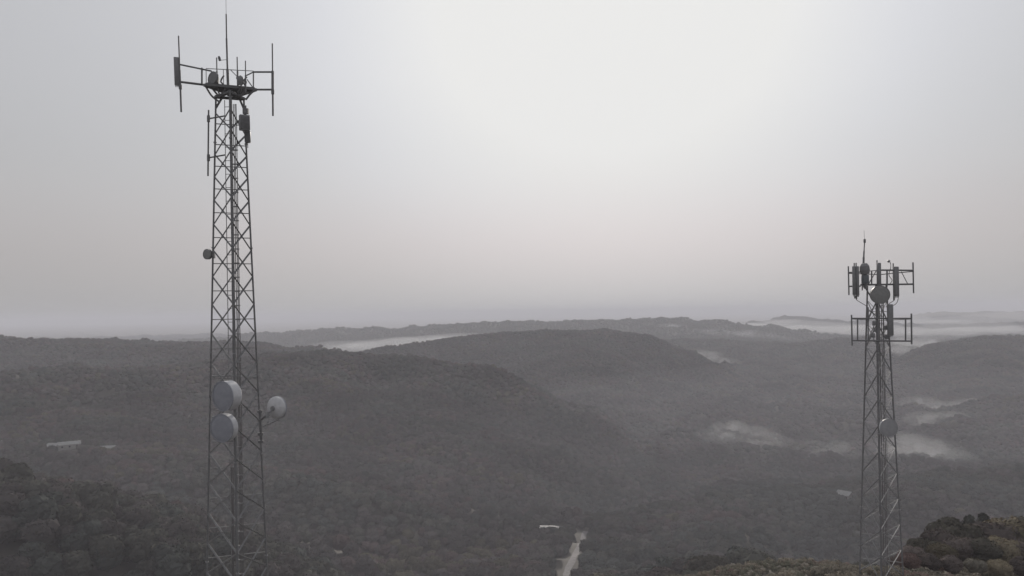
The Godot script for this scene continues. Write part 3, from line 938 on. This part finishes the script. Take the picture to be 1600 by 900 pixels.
func gable_house(called: String, label: String, at: Vector3, size: Vector3, rise: float, turn: float, roof: Material, wall: Material, windows: int, group := "") -> Node3D:
	var o := thing(called, label, "building", at, turn, group)
	box("wall", Vector3(0, size.y * 0.5 - 0.6, 0), Vector3(size.x, size.y + 1.2, size.z), wall, o)
	var e := 0.45
	for s in [-1, 1]:
		var hw := size.z * 0.5 + e
		var len_ := sqrt(hw * hw + rise * rise)
		var slab := box("roof", Vector3(0, size.y + rise * 0.5 - 0.02, s * hw * 0.5), Vector3(size.x + e * 2.0, 0.14, len_), roof, o)
		slab.basis = Basis(Vector3(1, 0, 0), s * atan2(rise, hw)) * Basis.from_scale(Vector3(size.x + e * 2.0, 0.14, len_))
		for k in int(size.x / 2.0):
			var seam := part("seam", unit_box, roof, o)
			seam.transform = Transform3D(Basis(Vector3(1, 0, 0), s * atan2(rise, hw)) * Basis.from_scale(Vector3(0.12, 0.1, len_ * 0.98)), Vector3(-size.x * 0.5 + 1.0 + k * 2.0, size.y + rise * 0.5 + 0.08, s * hw * 0.5))
	for s in [-1, 1]:
		var st := SurfaceTool.new()
		st.begin(Mesh.PRIMITIVE_TRIANGLES)
		for v in [Vector3(s * (size.x * 0.5 - 0.01), size.y - 0.02, -size.z * 0.5), Vector3(s * (size.x * 0.5 - 0.01), size.y - 0.02, size.z * 0.5), Vector3(s * (size.x * 0.5 - 0.01), size.y + rise * 0.94, 0)]:
			st.add_vertex(v)
		st.generate_normals()
		part("gable", st.commit(), wall, o)
	for k in windows:
		var x := -size.x * 0.5 + (k + 0.5) * size.x / windows
		var wn := box("window", Vector3(x, size.y * 0.55, size.z * 0.5 + 0.03), Vector3(1.2, 1.3, 0.1), M.dark_glass, o)
		box("frame", Vector3(x, size.y * 0.55 - 0.72, size.z * 0.5 + 0.06), Vector3(1.5, 0.12, 0.18), roof, o)
		wn.name = wn.name
	box("door", Vector3(size.x * 0.5 - size.x / maxi(windows, 1) * 0.5 + 0.1, 1.05, size.z * 0.5 + 0.045), Vector3(1.1, 2.1, 0.06), M.bark, o)
	return o

func on_ground(px: float, py: float, d: float) -> Vector3:
	var p := A(px, py, d)
	return Vector3(p.x, height(p.x, p.z), p.z)

func hit(px: float, py: float, from := 250.0, to := 1500.0) -> Vector3:      # where a pixel's sight line meets the ground
	var d := from
	while d < to:
		var p := A(px, py, d)
		if p.y < height(p.x, p.z):
			break
		d += 2.0
	return on_ground(px, py, d)

func look_at_camera(p: Vector3) -> float:
	return atan2(-p.x, -p.z)

func road(pts: Array, width: float) -> void:
	var mid := curve_points(pts, 60)
	var st := SurfaceTool.new()
	st.begin(Mesh.PRIMITIVE_TRIANGLES)
	var n := FastNoiseLite.new()
	n.seed = 3
	n.frequency = 0.03
	var rows := []
	for i in mid.size():
		var p: Vector3 = mid[i]
		var t: Vector3 = (mid[mini(i + 1, mid.size() - 1)] - mid[maxi(i - 1, 0)])
		var side := Vector3(-t.z, 0, t.x).normalized()
		var row := []
		for k in 5:
			var w := width * (1.0 + 0.45 * n.get_noise_2d(i * 6.0, k * 90.0))
			var q := p + side * (k - 2) * 0.25 * w
			row.append(Vector3(q.x, height(q.x, q.z) + 0.3, q.z))
		rows.append(row)
	for i in mid.size() - 1:
		for k in 4:
			for v in [rows[i][k], rows[i + 1][k], rows[i + 1][k + 1], rows[i][k], rows[i + 1][k + 1], rows[i][k + 1]]:
				st.add_vertex(v)
	st.generate_normals()
	var o := part("road", st.commit(), M.road, self)
	tag(o, "pale gravel road dropping down the spur into the valley", "road", "", "structure")

# ------------------------------------------------------------------ mist

func mist(label: String, puffs: Array, density: float, m_color := Color(0.97, 0.97, 0.98)) -> void:      # puffs: photo x, y, metres away, width px, height px, thickness factor
	var o := Node3D.new()
	o.name = numbered("mist_bank")
	add_child(o)
	tag(o, label, "mist", "", "stuff")
	var r := RandomNumberGenerator.new()
	r.seed = puffs.size() * 1000 + int(puffs[0][0])
	for p in puffs:
		for k in 4:                      # every puff is a few ragged ones, the first the widest and thinnest
			var f := FogVolume.new()
			f.name = "mist_puff"
			f.shape = RenderingServer.FOG_VOLUME_SHAPE_ELLIPSOID
			var scale_: float = p[2] / F
			var w: float = p[3] * scale_ * (1.8 if k == 0 else r.randf_range(0.35, 0.75))
			var h: float = p[4] * scale_ * (1.45 if k == 0 else r.randf_range(0.5, 1.15))
			f.size = Vector3(w, h, w * (p[5] if p.size() > 5 else 0.6))
			f.position = A(p[0] + (0.0 if k == 0 else r.randf_range(-0.42, 0.42) * p[3]), p[1] + (0.0 if k == 0 else r.randf_range(-0.3, 0.22) * p[4]), p[2])
			f.rotation = Vector3(0, r.randf_range(-0.6, 0.6), r.randf_range(-0.12, 0.12))
			var fm := FogMaterial.new()
			fm.albedo = m_color.linear_to_srgb()
			fm.density = density * (0.34 if k == 0 else 0.4) * 100.0 / maxf(30.0, minf(f.size.x, f.size.z))
			f.material = fm
			o.add_child(f, true)

func build_mist() -> void:
	mist("pinkish wisp of mist rising from the valley floor right of the central hill", [[1138, 674, 1380, 46, 26], [1160, 684, 1350, 70, 28], [1122, 682, 1330, 44, 14], [1192, 692, 1300, 70, 24], [1150, 668, 1420, 26, 16]], 0.0027)
	mist("broad soft bank of mist in the valley behind the shorter tower", [[1436, 708, 1120, 84, 40], [1412, 698, 1150, 50, 34], [1466, 716, 1100, 66, 26], [1448, 700, 1160, 40, 22]], 0.0042)
	mist("thin veil of valley mist left of the shorter tower's shaft", [[1320, 704, 1200, 60, 22], [1250, 698, 1280, 60, 16], [1285, 712, 1150, 40, 14]], 0.0022)
	mist("small puffs of mist above the valley right of the shorter tower's dish", [[1448, 655, 1500, 40, 18], [1470, 641, 1700, 50, 20], [1515, 634, 1700, 36, 16], [1440, 632, 1750, 40, 18], [1490, 652, 1500, 30, 14]], 0.005)
	mist("small wisp of mist on the right flank of the central hill", [[1106, 557, 3200, 34, 12], [1120, 567, 3150, 44, 14], [1094, 552, 3300, 20, 8]], 0.004)
	mist("mist filling the gap between the two right hills behind the shorter tower", [[1425, 548, 3250, 60, 22], [1405, 540, 3450, 50, 20], [1445, 537, 3500, 40, 12], [1432, 566, 2900, 30, 16]], 0.007)
	mist("bright strip of valley mist lying behind the left shoulder of the central hill", [[600, 541, 4300, 150, 14, 1.0], [650, 533, 4300, 130, 10, 1.0], [560, 543, 4500, 90, 14, 1.0], [690, 528, 4400, 80, 7, 1.0]], 0.013)
	mist("pale mist pooled below the far ridge right of the central hill", [[1090, 521, 5200, 90, 12, 1.0], [1150, 524, 5150, 110, 10, 1.0], [1050, 518, 5200, 40, 18, 1.0], [1120, 516, 5300, 30, 12, 1.0]], 0.009)
	mist("wide pale sheets of mist among the farthest ridges on the right", [[1240, 517, 6400, 130, 14, 1.0], [1310, 512, 6600, 130, 10, 1.0], [1180, 509, 7600, 80, 7, 1.0], [1500, 501, 8600, 240, 9, 0.8], [1580, 516, 6000, 160, 10, 0.8], [1470, 517, 5600, 130, 12, 0.8], [1360, 516, 5400, 90, 12, 1.0]], 0.02)
	var v := Node3D.new()
	v.name = numbered("mist_bank")
	add_child(v)
	tag(v, "thin even haze round the hilltop and in the valley below the towers", "haze", "", "stuff")
	for q in [[Vector3(0, -20, -60), Vector3(760, 270, 400), 0.00032], [Vector3(0, -150, -420), Vector3(1100, 230, 560), 0.0001], [Vector3(520, -230, -1250), Vector3(1500, 280, 1300), 0.00008]]:
		var f := FogVolume.new()
		f.name = "haze_layer"
		f.shape = RenderingServer.FOG_VOLUME_SHAPE_ELLIPSOID
		f.position = q[0]
		f.size = q[1]
		var fm := FogMaterial.new()
		fm.albedo = Color(0.905, 0.888, 0.97).linear_to_srgb()
		fm.density = q[2]
		f.material = fm
		v.add_child(f, true)

# ------------------------------------------------------------------ sky

func sky_picture() -> ImageTexture:
	var w := 1024
	var h := 512
	var im := Image.create(w, h, false, Image.FORMAT_RGBF)
	var sun := A(945, 20, 1.0).normalized()
	var n := FastNoiseLite.new()
	n.seed = 11
	n.frequency = 1.3
	n.fractal_octaves = 3
	for j in h:
		var e := PI / 2 - PI * (j + 0.5) / h
		for i in w:
			var az := TAU * (i + 0.5) / w
			var dir := Vector3(sin(az) * cos(e), sin(e), -cos(az) * cos(e))
			var g := rad_to_deg(acos(clampf(dir.dot(sun), -1.0, 1.0)))
			var ed := maxf(rad_to_deg(e), 0.0)
			var low := exp(-ed / 7.0)
			var base := lerpf(0.48, 0.385, low)
			var core := exp(-pow(g / 20.0, 4.0)) * 0.08 + exp(-pow(g / 25.0, 2.0)) * 0.2
			var wide := exp(-pow(g / 30.0, 2.0)) * 0.16
			base *= 1.0 + 0.035 * n.get_noise_3d(dir.x, dir.y * 3.0, dir.z)
			base *= lerpf(0.9, 1.0, clampf(1.3 - g / 120.0, 0.0, 1.0))
			var v := (base + core + wide) * (1.0 - 0.12 * low) * 1.035
			v = minf(v, 0.865 + 0.08 * (v - 0.865))
			var cool := clampf((g - 11.0) / 8.0, 0.0, 1.0) * (1.0 - exp(-pow(ed / 11.0, 2.0)))
			var warm := 0.055 * exp(-pow((ed - 4.5) / 4.0, 2.0)) * (0.45 + 0.55 * exp(-pow(g / 35.0, 2.0)))
			im.set_pixel(i, j, Color(v * (1.0 - 0.025 * cool + warm), v * (1.0 - 0.01 * cool - warm * 0.25), v * (0.985 + 0.05 * cool - warm * 0.3)))
	return ImageTexture.create_from_image(im)

# ------------------------------------------------------------------ build

func _ready() -> void:
	var cam := Camera3D.new()
	cam.name = "camera"
	add_child(cam)
	cam.near = 0.5
	cam.far = 60000.0
	cam.projection = Camera3D.PROJECTION_FRUSTUM
	cam.size = 900.0 / F * cam.near
	cam.frustum_offset = Vector2(0, (AXIS.y - 450.0) / F * cam.near)
	cam.rotation.z = ROLL
	cam.current = true
	var we := WorldEnvironment.new()
	we.name = "environment"
	var env := Environment.new()
	var sky := Sky.new()
	var sm := PanoramaSkyMaterial.new()
	sm.panorama = sky_picture()
	sky.sky_material = sm
	env.background_mode = Environment.BG_SKY
	env.sky = sky
	env.tonemap_mode = Environment.TONE_MAPPER_LINEAR
	env.tonemap_exposure = 1.0
	env.sdfgi_enabled = true
	env.ssao_enabled = true
	env.ssil_enabled = true
	env.fog_enabled = true
	env.fog_density = 0.000096
	env.fog_light_color = Color(0.955, 0.96, 1.0)
	env.volumetric_fog_enabled = true
	env.volumetric_fog_density = 0.0
	we.environment = env
	add_child(we)
	var sun := DirectionalLight3D.new()
	sun.name = "veiled_sun"
	add_child(sun)
	sun.look_at_from_position(A(945, 0, 10.0), Vector3.ZERO)
	sun.light_energy = 1.15
	sun.light_color = Color(1.0, 0.97, 0.93)
	sun.light_angular_distance = 4.0
	sun.shadow_enabled = true

	make_units()
	M.ground = worn(21, Color(0.06, 0.055, 0.047), Color(0.095, 0.085, 0.07), 0.02, 1.0)
	M.leaf = mat(Color(1, 1, 1), 1.0)
	M.leaf.vertex_color_use_as_albedo = true
	M.leaf.specular_mode = BaseMaterial3D.SPECULAR_DISABLED
	M.leaf.backlight_enabled = true
	M.leaf.backlight = Color(0.35, 0.35, 0.35)
	M.crowns = []
	for k in 15:
		var m := mat(TINT[k % 5] * Color(1.18, 1.1, 1.07) * [1.0, 0.7, 1.4][k / 5], 1.0)
		m.vertex_color_use_as_albedo = true
		m.specular_mode = BaseMaterial3D.SPECULAR_DISABLED
		m.backlight_enabled = true
		m.backlight = Color(0.35, 0.35, 0.35)
		M.crowns.append(m)
	M.bark = mat(Color(0.05, 0.042, 0.035), 1.0)
	M.steel = worn(31, Color(0.17, 0.17, 0.176), Color(0.31, 0.31, 0.318), 0.6, 0.65)
	M.dark_steel = worn(32, Color(0.12, 0.12, 0.125), Color(0.2, 0.2, 0.207), 0.6, 0.7)
	M.cable = mat(Color(0.13, 0.125, 0.13), 0.75)
	M.panel = worn(33, Color(0.16, 0.16, 0.166), Color(0.25, 0.25, 0.257), 0.9, 0.6)
	M.panel_blue = worn(34, Color(0.1, 0.115, 0.125), Color(0.16, 0.175, 0.19), 0.9, 0.6)
	M.dish = worn(35, Color(0.46, 0.46, 0.48), Color(0.62, 0.62, 0.645), 0.7, 0.5)
	M.radome = worn(36, Color(0.24, 0.248, 0.285), Color(0.31, 0.318, 0.36), 0.5, 0.55)
	M.radome_pale = worn(42, Color(0.27, 0.27, 0.285), Color(0.34, 0.34, 0.355), 0.5, 0.55)
	M.dish_dark = worn(37, Color(0.2, 0.2, 0.2), Color(0.28, 0.28, 0.275), 0.8, 0.6)
	M.dish_rim = mat(Color(0.06, 0.06, 0.06), 0.7)
	M.concrete = worn(38, Color(0.2, 0.195, 0.185), Color(0.32, 0.31, 0.3), 0.3, 0.95)
	M.road = worn(39, Color(0.13, 0.122, 0.121), Color(0.21, 0.2, 0.197), 0.05, 1.0)
	M.roof = worn(40, Color(0.085, 0.085, 0.085), Color(0.13, 0.13, 0.129), 0.1, 0.55)
	M.pale_roof = worn(43, Color(0.19, 0.19, 0.187), Color(0.33, 0.33, 0.322), 0.1, 0.6)
	M.wall = worn(41, Color(0.2, 0.195, 0.185), Color(0.3, 0.29, 0.275), 0.1, 0.9)
	M.dark_glass = mat(Color(0.02, 0.022, 0.025), 0.2)

	define_hills()
	build_grid()
	build_skyline()
	build_ground()
	build_mist()

	tone_noise.seed = 77
	tone_noise.frequency = 1.0 / 140.0
	tone_noise.fractal_octaves = 3
	make_tree_meshes()

	# road and buildings, and the clear ground round them
	var rp := []
	for p in [[874, 935], [880, 912], [886, 897], [893, 880], [901, 864], [906, 852], [911, 841], [916, 831]]:
		rp.append(hit(p[0], p[1]))
	for p in curve_points(rp, 30):
		gaps.append(Vector3(p.x, p.z, 6.4))
	var shed := hit(866, 832)
	gaps.append(Vector3(shed.x - 1.0, shed.z, 13.5))
	for k in 5:
		gaps.append(Vector3(shed.x * (1.0 - 0.014 * k) - 4.0, shed.z + 9.0 * k, 11.5 - k))
	var house_spots := [
		[8, 699, 640, Vector3(11, 4.5, 8), 2.6, 0.5, "pale gabled house at the left edge among the trees", "house"],
		[84, 705, 640, Vector3(9, 4, 8), 2.4, -0.7, "small light-walled house at the left end of the clearing", "house"],
		[108, 701, 660, Vector3(16, 3.6, 8), 2.2, 0.1, "long pale-roofed house in the clearing on the left hillside", "house"],
		[162, 707, 640, Vector3(18, 3.4, 8), 2.2, -0.25, "low grey-roofed barn at the right end of the left clearing", "barn"],
		[807, 833, 680, Vector3(6, 3.2, 5), 1.8, 0.4, "tiny pale house left of the long shed by the road", "house"],
		[1320, 780, 520, Vector3(11, 4, 8), 3.0, -0.5, "grey house with pale roof edges beside the shorter tower's shaft", "house"],
	]
	for hs in house_spots:
		var p := hit(hs[0], hs[1])
		gaps.append(Vector3(p.x, p.z, hs[3].x * 0.6 + 3.0))
		var toward := Vector2(-p.x, -p.z).normalized()
		gaps.append(Vector3(p.x + toward.x * 9.0, p.z + toward.y * 9.0, hs[3].x * 0.5 + 2.0))
		gaps.append(Vector3(p.x + toward.x * 19.0, p.z + toward.y * 19.0, hs[3].x * 0.45 + 1.0))
		gaps.append(Vector3(p.x + toward.x * 27.0 + 4.0, p.z + toward.y * 27.0, hs[3].x * 0.28 + 1.0))
		gable_house(hs[7], hs[6], p, hs[3], hs[4], look_at_camera(p) + hs[5], M.pale_roof if hs[0] < 200 or hs[0] > 1300 else M.roof, M.wall, 3)
	gable_house("shed", "long low shed with a flat pale roof left of the gravel road", shed, Vector3(23, 3.0, 11), 1.5, look_at_camera(shed) - 0.12, M.roof, M.wall, 4)
	road(rp, 3.6)

	# towers
	left_tower()
	right_tower()
	gaps.append(Vector3(-15.8, -45, 9.0))
	gaps.append(Vector3(28, -60, 5.0))

	# the thicket beside the shorter tower: photo x, photo y of the top, metres away
	rng.seed = 31
	var place := ["leftmost", "second from the left", "third from the left", "fourth from the left", "fifth from the left", "sixth from the left", "seventh from the left", "eighth from the left", "ninth from the left", "tenth from the left", "eleventh from the left", "twelfth from the left"]
	for row in [["back", [[1404, 872, 80, 0], [1424, 850, 82, 0], [1446, 836, 84, 1], [1468, 822, 85, 0], [1492, 806, 88, 1], [1514, 798, 92, 3], [1536, 796, 93, 3], [1560, 812, 88, 0], [1582, 804, 90, 4], [1606, 806, 88, 4], [1632, 800, 90, 1], [1660, 806, 88, 0]]],
			["middle", [[1436, 866, 76, 0], [1470, 846, 78, 4], [1504, 834, 80, 0], [1536, 836, 79, 1], [1568, 834, 80, 4], [1600, 836, 80, 0], [1634, 832, 80, 1]]],
			["front", [[1420, 896, 68, 2], [1452, 888, 69, 0], [1486, 880, 69, 0], [1524, 876, 70, 1], [1562, 872, 70, 4], [1600, 868, 71, 0], [1640, 868, 70, 1]]]]:
		for i in row[1].size():
			var q: Array = row[1][i]
			var tip := A(q[0], q[1], q[2])
			var g := Vector3(tip.x, height(tip.x, tip.z), tip.z)
			var conif: bool = q[3] == 3
			tree(6 + i % 2 if conif else rng.randi() % 6, q[3], g, clampf((tip.y - g.y) / (9.6 if conif else 8.5), 0.25, 1.3), "%s %s, %s in the thicket's %s row" % [TINT_WORD[q[3]], "conifer" if conif else "bushy tree", place[i], row[0]], "trees of the thicket beside the shorter tower")

	# the nearest trees of the slopes one by one
	rng.seed = 4242
	var made := 0
	var spots := []
	var r := 112.0
	while r < 330.0 and spots.size() < 2000:
		var sp := 8.0 if r > 140.0 else 5.8
		var a := -0.64 + rng.randf() * sp / r
		while a < 0.64:
			var aa := a + rng.randf_range(-0.45, 0.45) * sp / r
			var rr := r + rng.randf_range(-0.45, 0.45) * sp
			a += sp / r
			var x := sin(aa) * rr
			var z := -cos(aa) * rr
			if (rr < 150.0 and aa > -0.34 and aa < 0.2) or (aa >= 0.2 and rr < 96.0):
				continue
			var y := height(x, z)
			if is_clear(x, z) and in_view(x, y + 8.0, z):
				spots.append(Vector3(x, y, z))
		r += sp
	spots.sort_custom(func(p, q): return p.length() < q.length())
	var reach := 330.0
	for p in spots:
		if made >= 262:
			reach = minf(reach, p.length())
			continue
		made += 1
		var t := pick_tint(p.x, p.z)
		var px: float = p.x / -p.z
		var where := "in the bottom left corner of the view" if px < -0.52 else "on the near slope left of the taller tower" if px < -0.39 else "behind the foot of the taller tower" if px < -0.30 else "on the slope between the towers" if px < 0.3 else "left of the shorter tower's foot" if px < 0.41 else "behind the shorter tower's foot" if px < 0.5 else "behind the right-hand thicket"
		var kind := 6 + rng.randi() % 2 if rng.randf() < 0.06 else rng.randi() % 6
		var s := rng.randf_range(0.35, 0.65) if p.length() < 190.0 and px > 0.15 else rng.randf_range(0.82, 1.34)
		var how := "tall" if s > 1.12 else "small" if s < 0.86 else "middling"
		var far := "upper" if p.length() > 178.0 else "lower"
		var word := "%s %s %s" % [how, TINT_WORD[t], "conifer" if kind >= 6 else "round tree"]
		tree(kind, t, p, s, "%s %s, %s part" % [word, where, far], "%ss %s, %s part" % [word, where, far])

	rng.seed = 99
	scatter("valley_forest", "dense hazy woodland covering the valley slopes below the towers", reach, 1250.0, 5.6, mid_crowns, 0.98)
	scatter("hillside_forest", "smooth dark woodland covering the middle hills", 1250.0, 3300.0, 7.8, far_crowns, 1.15)
	scatter("far_forest", "woodland on the hills right of the central hill", 3300.0, 5000.0, 10.5, far_crowns, 1.3)
	scatter("distant_forest", "faint woodland on the distant ridges", 5000.0, 11500.0, 18.0, far_crowns, 1.8)
	build_brush()
